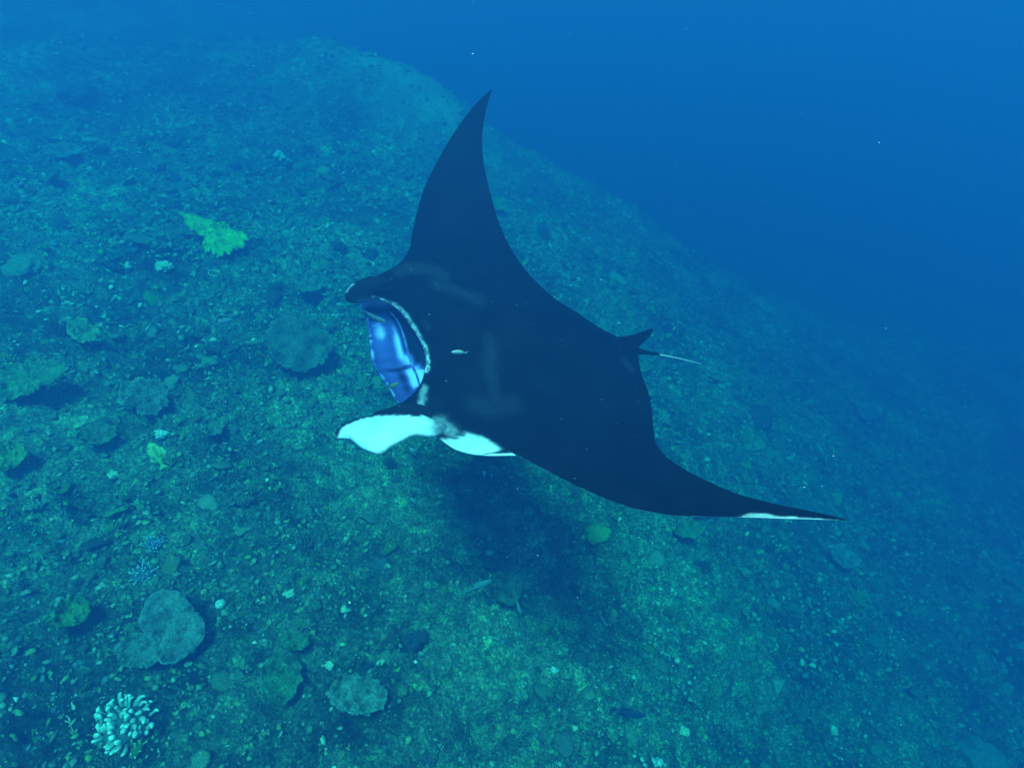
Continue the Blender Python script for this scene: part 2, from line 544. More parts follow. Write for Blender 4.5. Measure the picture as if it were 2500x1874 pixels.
def build_manta():
    nr, nc = 300, 64
    up = catmull([r[0] for r in RIBS], nr)
    tr = catmull([r[1] for r in RIBS], nr)
    lo = catmull([(r[2] if len(r) > 2 else r[0]) for r in RIBS], nr)
    dr = np.maximum(catmull([[r[3] if len(r) > 2 else 0.0] for r in RIBS], nr)[:, 0], 0)
    mouth = [i for i, r in enumerate(RIBS) if len(r) > 2]
    f0 = (mouth[0] - 1) / (len(RIBS) - 1) * (nr - 1); f1 = (mouth[-1] + 1) / (len(RIBS) - 1) * (nr - 1)
    k0, k1 = int(math.ceil(f0)), int(math.floor(f1))
    outside = np.ones(nr, bool); outside[k0 + 1:k1] = False
    lo[outside] = up[outside]; dr[outside] = 0
    c = (1 - np.cos(np.linspace(0, math.pi, nc))) / 2
    U = np.array([disc_pt(*p) for p in up])
    T = np.array([disc_pt(*p) for p in tr])
    L = np.array([disc_pt(p[0], p[1], d) for p, d in zip(lo, dr)])
    shape = 2.6 * np.sqrt(c) * (1 - c) ** 0.95
    top = np.zeros((nr, nc, 3)); bot = np.zeros((nr, nc, 3))
    for i in range(nr):
        base = U[i][None] * (1 - c)[:, None] + T[i][None] * c[:, None]
        # keep the chord on the curved disc surface
        zc = np.array([disc_z(p[0], p[1]) for p in base])
        w = np.sin(c * math.pi)
        base[:, 2] = base[:, 2] * (1 - w) + zc * w
        baseL = L[i][None] * (1 - c)[:, None] + T[i][None] * c[:, None]
        n, s = disc_n(base[nc // 2]); s = s / K
        chord = np.linalg.norm(U[i] - T[i])
        tu = 0.17 * math.exp(-((s + 0.02) / 0.42) ** 2) + 0.045 * max(1 - abs(s) / 2.4, 0)
        tl = 0.10 * math.exp(-(s / 0.4) ** 2) + 0.025 * max(1 - abs(s) / 2.4, 0)
        tu, tl = tu * K, tl * K
        tu = min(tu, 0.16 * chord + 0.002); tl = min(tl, 0.13 * chord + 0.002)
        top[i] = base + n[None] * (tu * shape)[:, None]
        wm = float(sstep(k0 - 12, k0 + 6, i) * (1 - sstep(k1 - 6, k1 + 12, i)))
        tl = tl + 0.10 * K * wm
        bot[i] = np.where(k0 < i < k1, baseL, base) - n[None] * (tl * shape)[:, None]
    V = [top.reshape(-1, 3), bot.reshape(-1, 3)]
    FA = [grid_faces(nr, nc), grid_faces(nr, nc, nr * nc, True)]
    # tone of the back
    qx, qy = project(V[0] + np.array([0, 0, CZ]))
    tone = np.full(len(V[0]), 0.0)
    wob = 7 * (vnoise(qx / 9, qy / 9, 77) - 0.5)
    for poly, wd, st in PALE_LINES:
        d = poly_dist(qx, qy, poly, closed=False) + wob * min(1, wd / 12)
        amt = st * (1 - sstep(wd * 0.25, wd * 1.5, d))
        if st > 0.8: amt = amt * np.clip(0.35 + 1.1 * vnoise(qx / 6, qy / 6, 33), 0, 1.1)
        tone = np.maximum(tone, amt)
    tone = tone + 0.02 * np.maximum(fbm(qx / 70, qy / 55, 91, 4) - 0.42, 0) / 0.3
    tone = np.maximum(tone, poly_mask(qx + wob, qy + wob, WHITE_SHOULDER, 6.0) * 0.86)
    tone = np.maximum(tone, poly_mask(qx, qy + wob * 0.5, WHITE_TIP, 3.0) * 0.8)
    toneB = np.full(len(V[1]), 0.95)
    ii, jj = np.meshgrid(np.arange(nr), c, indexing='ij')
    toneB = np.where(((ii > k0 - 8) & (ii < k1 + 8) & (jj < 0.25)).ravel(), 0.5, toneB)
    toneB = np.where((jj > 0.9).ravel(), 0.03, toneB)
    tones = [tone, toneB]
    # mouth lining
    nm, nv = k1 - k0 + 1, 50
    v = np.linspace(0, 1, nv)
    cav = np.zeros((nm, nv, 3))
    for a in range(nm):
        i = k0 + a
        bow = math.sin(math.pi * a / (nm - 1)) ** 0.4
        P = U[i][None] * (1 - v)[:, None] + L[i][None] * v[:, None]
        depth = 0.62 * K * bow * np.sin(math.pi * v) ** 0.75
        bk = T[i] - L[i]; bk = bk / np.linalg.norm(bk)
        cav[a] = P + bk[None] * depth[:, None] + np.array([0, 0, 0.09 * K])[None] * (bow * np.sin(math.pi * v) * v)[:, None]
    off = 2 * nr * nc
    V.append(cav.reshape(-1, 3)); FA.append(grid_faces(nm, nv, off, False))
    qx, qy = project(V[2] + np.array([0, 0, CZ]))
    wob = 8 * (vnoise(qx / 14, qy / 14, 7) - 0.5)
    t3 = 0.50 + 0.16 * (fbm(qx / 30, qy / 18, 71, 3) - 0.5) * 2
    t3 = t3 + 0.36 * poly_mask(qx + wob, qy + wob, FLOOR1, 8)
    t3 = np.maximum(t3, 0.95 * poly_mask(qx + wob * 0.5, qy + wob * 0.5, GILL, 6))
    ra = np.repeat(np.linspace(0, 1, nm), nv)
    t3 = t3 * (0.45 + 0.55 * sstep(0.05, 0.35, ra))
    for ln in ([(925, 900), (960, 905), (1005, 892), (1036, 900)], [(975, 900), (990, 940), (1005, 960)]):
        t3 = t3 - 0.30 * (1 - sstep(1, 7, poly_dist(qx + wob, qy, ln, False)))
    t3 = t3 * (1 - 0.97 * poly_mask(qx + wob * 0.4, qy + wob * 0.4, THROAT_SHADE, 5))
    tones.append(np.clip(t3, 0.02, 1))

    def add(P, faces, tn):
        o = sum(len(q) for q in V)
        V.append(np.asarray(P)); FA.append(np.asarray(faces) + o); tones.append(np.asarray(tn))

    def petal(A, B, dA, dB, thick, tone_fn, nu=40, nw=14, belly=0.0, lift=0.0):
        """a fin: surface between two edges given along its length"""
        A = np.array([disc_pt(p[0], p[1], d) for p, d in zip(A, dA)]); B = np.array([disc_pt(p[0], p[1], d) for p, d in zip(B, dB)])
        A = catmull(A, nu); B = catmull(B, nu)
        w = np.linspace(0, 1, nw)
        mid = A[:, None] * (1 - w)[None, :, None] + B[:, None] * w[None, :, None]
        du = np.gradient(mid, axis=0); dv = np.gradient(mid, axis=1)
        n = np.cross(du, dv); n /= np.linalg.norm(n, axis=-1, keepdims=True) + 1e-9
        n = np.where(n[..., 2:3] < 0, -n, n)
        prof = np.sqrt(np.maximum(np.sin(math.pi * w), 0))[None, :, None] * np.ones((nu, 1, 1))
        endf = np.sqrt(np.clip(np.minimum(1, (1 - np.linspace(0, 1, nu)) * 6), 0, 1))[:, None, None]
        mid = mid + n * belly * K * np.sin(math.pi * w)[None, :, None]
        thick = thick * K
        t = mid + n * thick * prof * endf; b = mid - n * thick * prof * endf
        P = np.concatenate([t.reshape(-1, 3), b.reshape(-1, 3)])
        fc = np.concatenate([grid_faces(nu, nw), grid_faces(nu, nw, nu * nw, True)])
        x, y = project(P + np.array([0, 0, CZ]))
        add(P, fc, tone_fn(x, y, np.repeat([1.0, 0.0], nu * nw)))

    def tube(P_, rad_, tn_, mat_list, n2=9):
        P_ = np.asarray(P_); q = []
        for i in range(len(P_)):
            tg = P_[min(i + 1, len(P_) - 1)] - P_[max(i - 1, 0)]; tg = tg / (np.linalg.norm(tg) + 1e-9)
            e1 = np.cross(tg, (0.2, 0.1, 1.0)); e1 /= np.linalg.norm(e1) + 1e-9; e2 = np.cross(e1, tg)
            for j in range(n2):
                a_ = 2 * math.pi * j / (n2 - 1)
                q.append(P_[i] + rad_[i] * (math.cos(a_) * e2 + math.sin(a_) * e1))
        mat_list.append((np.array(q), grid_faces(len(P_), n2), np.repeat(tn_, n2)))
    inner = []
    # lips: a fleshy edge round the mouth
    aa = np.linspace(0, 1, nm); bowl = np.sin(math.pi * aa) ** 0.5
    tube(L[k0:k1 + 1], 0.011 * K * bowl + 0.002, 0.52 + 0.5 * (vnoise(np.arange(nm) * 0.55, np.zeros(nm), 9) - 0.4), inner)
    folds = []
    for vv, a0, a1, rd, tv in ((0.60, 0.22, 0.97, 0.018, 0.80), (0.76, 0.30, 0.95, 0.014, 0.92), (0.86, 0.20, 0.92, 0.012, 0.80), (0.93, 0.15, 0.9, 0.009, 0.66)):
        s0, s1 = int(a0 * (nm - 1)), int(a1 * (nm - 1)); jv = int(vv * (nv - 1))
        line = cav[s0:s1, jv] + np.array([0, 0, 0.006 * K])
        w_ = np.sin(math.pi * np.linspace(0, 1, s1 - s0)) ** 0.5
        tube(line, rd * K * w_ + 0.001, tv * (0.75 + 0.35 * vnoise(np.arange(s1 - s0) * 0.3, np.full(s1 - s0, vv * 9), 19)), folds)
    # near head fin, white side up
    def near_tone(x, y, is_top):
        tn = np.full(len(x), 0.97)
        ragged = 5 * (vnoise(x / 4, y / 7, 5) - 0.5)
        tip = np.array([(818, 1075), (818, 1060), (832, 1038), (858, 1024), (900, 1012), (935, 1008), (1000, 1007), (1020, 1010)])
        d = poly_dist(x, y, tip, False) + ragged
        tn = tn * sstep(0.5, 9, d)
        tn = tn * (1 - 0.45 * sstep(1025, 1085, x + ragged * 2))
        tn = np.where(is_top > 0.5, tn, 0.8)
        return np.maximum(tn, 0.05)
    petal([(1092, 1048), (1058, 1026), (1015, 1008), (979, 1007), (929, 1010), (893, 1015), (856, 1025), (831, 1040), (817, 1060)],
          [(1092, 1060), (1058, 1067), (1012, 1064), (985, 1076), (957, 1090), (925, 1109), (888, 1099), (856, 1075), (818, 1072)],
          [0.035, -0.03, -0.06, -0.03, 0.02, 0.06, 0.08, 0.08, 0.08], [0.035, -0.03, -0.05, -0.02, 0.0, 0.02, 0.06, 0.08, 0.08], 0.016, near_tone, belly=0.03)
    # dark web between the mouth corner and the near head fin
    petal([(1040, 985), (1000, 980), (975, 986), (950, 1000), (915, 1012)], [(1060, 1040), (1020, 1030), (985, 1022), (955, 1018), (915, 1016)],
          [0.0, 0.0, 0.01, 0.03, 0.05], [-0.02, -0.01, 0.01, 0.03, 0.05], 0.02, lambda x, y, t: np.full(len(x), 0.04), belly=0.02)
    # far head fin: rolled, dark outside with a pale lip
    n1, n2 = 26, 22
    ax = catmull([disc_pt(955, 700, -0.02), disc_pt(925, 702, -0.03), disc_pt(900, 706, -0.02), disc_pt(876, 716, 0.0), disc_pt(862, 728, 0.03), disc_pt(859, 740, 0.06)], n1)
    rad = np.interp(np.linspace(0, 1, n1), [0, 0.3, 0.6, 0.85, 0.95, 1], [0.05, 0.068, 0.062, 0.045, 0.028, 0.004]) * K
    P = []
    upv = np.array([0.12, 0.30, 0.95]); upv /= np.linalg.norm(upv)
    for i in range(n1):
        tg = ax[min(i + 1, n1 - 1)] - ax[max(i - 1, 0)]; tg /= np.linalg.norm(tg)
        e1 = np.cross(tg, upv); e1 /= np.linalg.norm(e1); e2 = np.cross(e1, tg)
        for j in range(n2):
            a = 2 * math.pi * j / (n2 - 1)
            P.append(ax[i] + rad[i] * (1.25 * math.cos(a) * e2 + 0.75 * math.sin(a) * e1))
    x, y = project(np.array(P) + np.array([0, 0, CZ]))
    tn = np.full(len(P), 0.05)
    tn = np.maximum(tn, 0.8 * (1 - sstep(1, 5, poly_dist(x, y, [(846, 712), (850, 702), (860, 693)], False))))
    tn = np.maximum(tn, 0.42 * (1 - sstep(5, 26, poly_dist(x, y, [(868, 752), (890, 742), (925, 735)], False) + 6 * (vnoise(x / 6, y / 6, 3) - 0.5))))
    add(P, grid_faces(n1, n2), tn)
    # dorsal fin, small, in front of the tail
    petal([(1500, 822), (1530, 820), (1560, 812), (1585, 803), (1594, 803)], [(1540, 858), (1556, 852), (1568, 838), (1584, 822), (1594, 806)],
          [0.0, -0.06, -0.10, -0.13, -0.14], [-0.02, -0.04, -0.08, -0.12, -0.14], 0.012, lambda x, y, t: np.full(len(x), 0.0))
    # tail whip
    n1, n2 = 40, 10
    ax = catmull([disc_pt(1520, 850, 0.0), disc_pt(1550, 856, 0.0), disc_pt(1584, 861, 0.01), disc_pt(1620, 867, 0.02), disc_pt(1655, 874, 0.04), disc_pt(1684, 881, 0.06), disc_pt(1712, 888, 0.08)], n1)
    rad = np.interp(np.linspace(0, 1, n1), [0, 0.12, 0.3, 0.45, 0.8, 1], [0.05, 0.034, 0.015, 0.0085, 0.005, 0.002]) * K
    P = []; tn = []
    for i in range(n1):
        tg = ax[min(i + 1, n1 - 1)] - ax[max(i - 1, 0)]; tg /= np.linalg.norm(tg)
        e1 = np.cross(tg, (0, 0, 1.0)); e1 /= np.linalg.norm(e1); e2 = np.cross(e1, tg)
        for j in range(n2):
            a = 2 * math.pi * j / (n2 - 1)
            P.append(ax[i] + rad[i] * (math.cos(a) * e2 + math.sin(a) * e1))
            near = math.sin(a) * e1[1] + math.cos(a) * e2[1]
            tn.append(0.75 if (i > 17 and near < -0.35) else 0.0)
    add(P, grid_faces(n1, n2), tn)

    P = np.concatenate(V) + np.array([0, 0, CZ])
    origin = np.array([MC[0], MC[1], MC[2] + CZ])
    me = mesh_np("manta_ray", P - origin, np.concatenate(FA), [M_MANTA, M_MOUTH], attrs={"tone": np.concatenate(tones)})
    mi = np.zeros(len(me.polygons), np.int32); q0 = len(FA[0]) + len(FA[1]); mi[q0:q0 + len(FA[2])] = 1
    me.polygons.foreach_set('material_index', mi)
    bm = bmesh.new(); bm.from_mesh(me)
    bmesh.ops.remove_doubles(bm, verts=bm.verts, dist=2e-4)
    bmesh.ops.dissolve_degenerate(bm, dist=1e-5, edges=bm.edges)
    bm.to_mesh(me); bm.free()
    o = link("manta_ray", me, label="black manta ray with open mouth and white head fin gliding above the reef", cat="manta ray")
    o.location = origin
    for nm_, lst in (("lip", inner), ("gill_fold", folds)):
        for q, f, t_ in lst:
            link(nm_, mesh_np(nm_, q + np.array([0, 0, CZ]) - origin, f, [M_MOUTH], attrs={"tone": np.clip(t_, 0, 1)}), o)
    return o


manta = build_manta()
# ------------------------------------------------------------------ reef life
RNG = np.random.default_rng(11)


def ico(sub):
    bm = bmesh.new(); bmesh.ops.create_icosphere(bm, subdivisions=sub, radius=1.0)
    bm.verts.ensure_lookup_table()
    v = np.array([w.co[:] for w in bm.verts]); f = np.array([[w.index for w in q.verts] for q in bm.faces])
    bm.free(); return v, f


def prism(p0, p1, r0, r1, n=4):
    p0, p1 = np.array(p0, float), np.array(p1, float)
    d = p1 - p0; d /= np.linalg.norm(d)
    a = np.cross(d, (0.3, 0.9, 0.2)); a /= np.linalg.norm(a); b = np.cross(d, a)
    ang = np.arange(n) * 2 * math.pi / n
    ring = np.cos(ang)[:, None] * a + np.sin(ang)[:, None] * b
    v = np.concatenate([p0 + ring * r0, p1 + ring * r1, [p1 + d * r1 * 0.9]])
    f = []
    for i in range(n):
        j = (i + 1) % n
        f += [(i, j, n + j), (i, n + j, n + i), (n + i, n + j, 2 * n)]
    return v, np.array(f)


def join(parts):
    V, Fc, o = [], [], 0
    for v, f in parts:
        V.append(v); Fc.append(f + o); o += len(v)
    return np.concatenate(V), np.concatenate(Fc)


def rubble_templates():
    T = []
    for k in range(5):                      # lumps
        v, f = ico(1)
        nrm = 1.5 * fbm(v[:, 0] * 2.2 + 5 * k, v[:, 1] * 1.7 + v[:, 2] * 2.3, 60 + k, 3)
        v = v * (0.15 + 0.95 * nrm)[:, None] * np.array([1, 0.8 + 0.1 * k, 0.7])
        T.append((v, f))
    for k in range(4):                      # stubby twig clumps
        parts = []
        for q in range(6):
            a = RNG.uniform(0, 2 * math.pi); r = RNG.uniform(0.1, 0.9)
            e = np.array([math.cos(a) * r, math.sin(a) * r, RNG.uniform(0.5, 1.1)])
            parts.append(prism((0.2 * math.cos(a), 0.2 * math.sin(a), -0.4), e, 0.22, 0.13, 4))
        T.append(join(parts))
    for k in range(3):                      # flakes and small plates
        n = 9
        ang = np.arange(n) * 2 * math.pi / n
        r = RNG.uniform(0.65, 1.15, n)
        rim = np.stack([np.cos(ang) * r, np.sin(ang) * r, RNG.uniform(0.05, 0.3, n)], 1)
        low = rim * np.array([0.92, 0.92, 1]) - np.array([0, 0, 0.14])
        v = np.concatenate([rim, low, [(0, 0, 0.0)], [(0, 0, -0.5)]])
        f = []
        for i in range(n):
            j = (i + 1) % n
            f += [(i, j, 2 * n), (i, n + i, n + j), (i, n + j, j), (n + j, n + i, 2 * n + 1)]
        T.append((v, np.array(f)))
    return T


def palette(kind, u):
    base = {
        'algae': (0.11, 0.165, 0.12), 'olive': (0.17, 0.22, 0.115), 'grey': (0.20, 0.25, 0.22), 'pale': (0.34, 0.40, 0.34),
        'blue': (0.10, 0.15, 0.22), 'green': (0.09, 0.20, 0.06), 'dark': (0.07, 0.095, 0.09)}[kind]
    return np.array(base) * np.array([1, 1.02, 0.85]) * (0.6 + 0.95 * u)


def head_templates():
    T = []
    for k in range(5):                      # knobbly heads
        v, f = ico(3)
        n1 = fbm(v[:, 0] * 1.5 + 5 * k, v[:, 1] * 1.5 + v[:, 2] * 1.9, 160 + k, 2)
        n2 = worley(v[:, 0] * 3 + v[:, 2] * 1.5 + k, v[:, 1] * 3 - v[:, 2] * 1.5, 170 + k)
        T.append((v * (0.5 + 0.7 * n1 + 0.35 * (0.6 - np.minimum(n2, 1)))[:, None] * np.array([1, 0.9, 0.6]), f))
    for k in range(4):                      # bushy clumps
        parts = []
        for q in range(22):
            a = q * 2.4; r = math.sqrt((q + .5) / 22)
            e = np.array([math.cos(a) * r, math.sin(a) * r, 0.75 - 0.45 * r + RNG.uniform(-.1, .15)])
            parts.append(prism((0.45 * math.cos(a) * r, 0.45 * math.sin(a) * r, -0.3), e, 0.17, 0.10, 5))
        T.append(join(parts))
    for k in range(3):                      # ruffled plates
        n = 22
        ang = np.arange(n) * 2 * math.pi / n
        r = 1 + 0.18 * np.sin(ang * 3 + k) + RNG.uniform(-0.12, 0.12, n)
        ring = lambda s, z, w: np.stack([np.cos(ang) * r * s, np.sin(ang) * r * s, z + w * np.sin(ang * 5 + k)], 1)
        v = np.concatenate([ring(1, 0.22, 0.07), ring(0.6, 0.12, 0.03), ring(0.97, 0.15, 0.07), [(0, 0, 0.08)], [(0, 0, -0.5)]])
        f = []
        for i in range(n):
            j = (i + 1) % n
            f += [(n + i, i, j), (n + i, j, n + j), (n + i, n + j, 3 * n), (i, 2 * n + i, 2 * n + j), (i, 2 * n + j, j), (2 * n + j, 2 * n + i, 3 * n + 1)]
        T.append((v, np.array(f)))
    return T


def scatter(name, label, n, area, size, falloff, seed, light=0.08, heads=False):
    rng = np.random.default_rng(seed)
    T = head_templates() if heads else rubble_templates()
    x0, x1, y0, y1 = area
    m = n * 8
    x = rng.uniform(x0, x1, m); y = rng.uniform(y0, y1, m)
    d = np.sqrt(x * x + y * y + 16.0)
    keep = rng.random(m) < np.clip((4.8 / d) ** falloff, 0, 1) * np.clip(0.34 + 0.75 * sstep(0.36, 0.62, fbm(x * 1.3, y * 1.3, 88, 4)), 0, 1)
    keep &= np.abs(x) < 0.95 * (y + 4.3)
    x, y = x[keep][:n], y[keep][:n]
    z = ground_z(x, y)
    d = np.sqrt(x * x + y * y + 16.0)
    patch = fbm(x * 0.9 + 4, y * 0.9, 45, 3)
    VV, FF, CC, o = [], [], [], 0
    kinds = rng.choice(len(T), len(x), p=([.04] * 5 + [.155] * 4 + [.06] * 3) if heads else ([.11] * 5 + [.09] * 4 + [.03] * 3))
    sz = size[0] + (size[1] - size[0]) * rng.random(len(x)) ** 2.2
    sz = sz * np.clip(d / 6.0, 0.8, 1.7)
    for k in range(len(T)):
        idx = np.where(kinds == k)[0]
        if not len(idx): continue
        tv, tf = T[k]
        q = len(idx)
        a = rng.uniform(0, 2 * math.pi, q); ca, sa_ = np.cos(a), np.sin(a)
        s = sz[idx]
        X = tv[None, :, 0] * (s * rng.uniform(.8, 1.3, q))[:, None]; Y = tv[None, :, 1] * (s * rng.uniform(.8, 1.3, q))[:, None]
        Z = tv[None, :, 2] * (s * rng.uniform(.5, 1.1, q))[:, None]
        tx, ty = rng.normal(0, .35, q)[:, None], rng.normal(0, .35, q)[:, None]
        RX = X * ca[:, None] - Y * sa_[:, None]; RY = X * sa_[:, None] + Y * ca[:, None]
        RZ = Z + RX * tx + RY * ty
        P = np.stack([RX + x[idx][:, None], RY + y[idx][:, None], RZ + z[idx][:, None] + (s * 0.1)[:, None]], -1)
        r = rng.random(q); u = rng.random(q)
        col = np.zeros((q, 3))
        pl = np.clip(light * (0.2 + 3.2 * np.maximum(patch[idx] - 0.42, 0) / 0.3), 0, 0.5)
        names = np.where(r < pl, 0, np.where(r < pl + .04, 1, np.where(r < pl + .09, 2, np.where(r < pl + .32, 3, np.where(r < pl + .55, 4, np.where(r < pl + .85, 5, 6))))))
        for c, nm in enumerate(['pale', 'blue', 'green', 'olive', 'grey', 'algae', 'dark']):
            sel = names == c
            if sel.any():
                col[sel] = np.array([palette(nm, w) for w in u[sel]])
        if heads: col = col * 0.75
        VV.append(P.reshape(-1, 3)); CC.append(np.repeat(col, len(tv), 0))
        FF.append((tf[None] + (np.arange(q) * len(tv))[:, None, None]).reshape(-1, 3) + o)
        o += q * len(tv)
    me = mesh_np(name, np.concatenate(VV), np.concatenate(FF), [M_RUBBLE], attrs={"tint": np.concatenate(CC)})
    link(name, me, kind="stuff", label=label)


scatter("reef_rubble", "dense crust of small coral nubs and rubble over the reef slope", 72000, (-10, 11, 0.7, 17), (0.008, 0.034), 1.4, 5, 0.05)

scatter("coral_heads", "small knobbly coral heads and ruffled plates growing all over the reef slope", 1500, (-10, 11, 0.7, 11.5), (0.03, 0.09), 1.3, 9, 0.0, heads=True)


def frame_at(pos, lean=0.35):
    """up axis leaning towards the viewer's side of the slope"""
    eps = 0.25
    gxn = (ground_z(pos[0] + eps, pos[1], False) - ground_z(pos[0] - eps, pos[1], False)) / (2 * eps)
    gyn = (ground_z(pos[0], pos[1] + eps, False) - ground_z(pos[0], pos[1] - eps, False)) / (2 * eps)
    n = np.array([-gxn, -gyn, 1.0]); n /= np.linalg.norm(n)
    to = np.array([0, 0, CZ]) - pos; to /= np.linalg.norm(to)
    w = n * (1 - lean) + to * lean
    w /= np.linalg.norm(w)
    u = np.cross((0, 1.0, 0), w); u /= np.linalg.norm(u)
    return u, np.cross(w, u), w


def ellipse(cx, cy, rx, ry, rot=0.0, n=28, rough=0.08, seed=0, notch=None):
    a = np.arange(n) * 2 * math.pi / n
    rr = 1 + rough * 2 * (np.array([float(vnoise(np.array(3 + 1.6 * math.cos(t)), np.array(3 + 1.6 * math.sin(t)), seed)) for t in a]) - 0.5) + rough * 0.6 * np.sin(a * 9 + seed)
    if notch:
        rr = rr * (1 - notch[1] * np.exp(-((np.mod(a - notch[0] + math.pi, 2 * math.pi) - math.pi) / 0.35) ** 2))
    c, s = math.cos(rot), math.sin(rot)
    x = rx * rr * np.cos(a); y = ry * rr * np.sin(a)
    return np.stack([cx + x * c - y * s, cy + x * s + y * c], 1)


def sheet_coral(name, label, outline, tint, raise_=0.12, lean=0.35, dish=0.05, bumps=0.012, thick=0.012, cat="coral", group=None, rim=1.5, stalk=True, seed=1, scallop=0.03, rim_w=0.10, rag=0.14):
    """plate, table or leaf coral whose outline (photo pixels) is cast onto a tilted plane above the seabed"""
    outline = np.asarray(outline, float)
    cx, cy = outline.mean(0)
    foot, t = on_ground(cx, cy)
    u, v, w = frame_at(foot, lean)
    cam_p = np.array([0, 0, CZ])
    for _ in range(20):                      # lift the plate until its rim clears the ground
        top = foot + w * raise_
        hit = np.array([cam_p + ray(*p) * (((top - cam_p) @ w) / (ray(*p) @ w)) for p in outline])
        c_ = hit.mean(0); hit = np.concatenate([hit, c_ + (hit - c_) * 0.55, c_ + (hit - c_) * 0.2])
        if np.mean(hit[:, 2] > ground_z(hit[:, 0], hit[:, 1]) + 0.06) > 0.96: break
        raise_ += 0.03
    loc = []
    for p in outline:
        d = ray(*p); tt = ((top - cam_p) @ w) / (d @ w)
        q = cam_p + d * tt - top
        loc.append((q @ u, q @ v))
    loc = np.array(loc)
    ctr = loc.mean(0)
    loc = loc - ctr
    top = top + u * ctr[0] + v * ctr[1]
    foot = np.array([top[0] - w[0] * raise_, top[1] - w[1] * raise_, 0]); foot[2] = float(ground_z(foot[0], foot[1])) - 0.02
    ang = np.arctan2(loc[:, 1], loc[:, 0]); rad = np.hypot(loc[:, 0], loc[:, 1])
    o = np.argsort(ang); ang, rad = ang[o], rad[o]
    nth, nr = 96, 14
    th = np.linspace(-math.pi, math.pi, nth, endpoint=False)
    R = np.interp(th, np.concatenate([ang - 2 * math.pi, ang, ang + 2 * math.pi]), np.concatenate([rad] * 3))
    R = R * (1 + scallop * np.sin(th * 23 + seed) + scallop * np.sin(th * 37 + 2.1 * seed))
    R = R * (1 + rag * 2 * (fbm((th + 4) * 3.2, np.full(nth, 0.5 + seed), 410 + seed, 3) - 0.5))
    mr = R.mean()
    rr = np.linspace(0.02, 1, nr) ** 0.8
    X = R[:, None] * rr[None] * np.cos(th)[:, None]; Y = R[:, None] * rr[None] * np.sin(th)[:, None]
    sc = 9.0 / max(mr, 0.05)
    nz = fbm(X * sc * 0.35 + 11 * seed, Y * sc * 0.35, 100 + seed, 3) - 0.5
    fine = vnoise(X * 55 + seed, Y * 55, 120 + seed) - 0.5
    Z = dish * rr[None] ** 2 + bumps * 3.0 * nz + bumps * 1.4 * fine * (0.4 + rr[None])
    Z = Z + 0.25 * mr * 0.2 * np.sin(th * 3 + seed)[:, None] * rr[None] ** 2
    rn = rr[None] + 0.10 * nz
    Z = Z + 0.004 * np.sin(rn * 34 + seed) + 0.005 * np.sin(th * 29 + 6 * nz[:, -1])[:, None] * rr[None]
    tv = np.stack([X, Y, Z], -1)
    bv = np.stack([X * 0.97, Y * 0.97, Z - thick - 0.35 * raise_ * (1 - rr[None]) ** 1.5], -1)
    P = np.concatenate([tv.reshape(-1, 3), bv.reshape(-1, 3)])
    f = []
    for i in range(nth):
        j = (i + 1) % nth
        for k in range(nr - 1):
            a, b, c, d = i * nr + k, j * nr + k, j * nr + k + 1, i * nr + k + 1
            f.append((a, d, c, b)); s_ = nth * nr; f.append((s_ + a, s_ + b, s_ + c, s_ + d))
        f.append((i * nr + nr - 1, nth * nr + i * nr + nr - 1, nth * nr + j * nr + nr - 1, j * nr + nr - 1))
        f.append((i * nr, j * nr, j * nr, i * nr)) if False else None
    f = [q for q in f if q]
    # close the centre
    P = np.concatenate([P, [(0, 0, float(Z[:, 0].mean()))], [(0, 0, float(Z[:, 0].mean()) - thick - 0.35 * raise_)]])
    tri = []
    for i in range(nth):
        j = (i + 1) % nth
        tri.append((len(P) - 2, i * nr, j * nr, j * nr)); tri.append((len(P) - 1, nth * nr + j * nr, nth * nr + i * nr, nth * nr + i * nr))
    bm = bmesh.new()
    vs_ = [bm.verts.new(p) for p in (P[:, :1] * u + P[:, 1:2] * v + P[:, 2:] * w)]
    col = []
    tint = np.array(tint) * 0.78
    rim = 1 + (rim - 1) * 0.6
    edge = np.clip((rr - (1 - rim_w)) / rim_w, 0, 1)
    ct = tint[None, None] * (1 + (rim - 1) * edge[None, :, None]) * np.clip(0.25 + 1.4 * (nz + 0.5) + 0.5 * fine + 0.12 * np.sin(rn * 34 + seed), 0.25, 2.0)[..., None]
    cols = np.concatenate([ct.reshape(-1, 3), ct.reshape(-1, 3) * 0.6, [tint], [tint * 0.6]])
    for q in f:
        bm.faces.new([vs_[i] for i in q])
    for q in tri:
        bm.faces.new([vs_[i] for i in q[:3]])
    me = bpy.data.meshes.new("plate"); bm.to_mesh(me); bm.free()
    at = me.attributes.new("tint", 'FLOAT_COLOR', 'POINT')
    c4 = np.ones((len(cols), 4), np.float32); c4[:, :3] = cols
    at.data.foreach_set("color", c4.ravel())
    for p in me.polygons: p.use_smooth = True
    me.materials.append(M_CORAL)
    root = link(name, None, label=label, cat=cat, group=group)
    root.location = foot
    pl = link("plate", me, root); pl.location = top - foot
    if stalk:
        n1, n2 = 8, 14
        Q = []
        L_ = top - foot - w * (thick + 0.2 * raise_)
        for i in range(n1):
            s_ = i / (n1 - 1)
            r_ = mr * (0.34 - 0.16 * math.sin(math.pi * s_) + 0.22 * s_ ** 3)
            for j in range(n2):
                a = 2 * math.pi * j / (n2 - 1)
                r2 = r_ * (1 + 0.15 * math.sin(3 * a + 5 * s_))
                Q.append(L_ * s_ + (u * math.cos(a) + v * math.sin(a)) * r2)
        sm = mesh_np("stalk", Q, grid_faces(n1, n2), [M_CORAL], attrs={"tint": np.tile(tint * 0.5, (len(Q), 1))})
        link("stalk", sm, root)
    return root


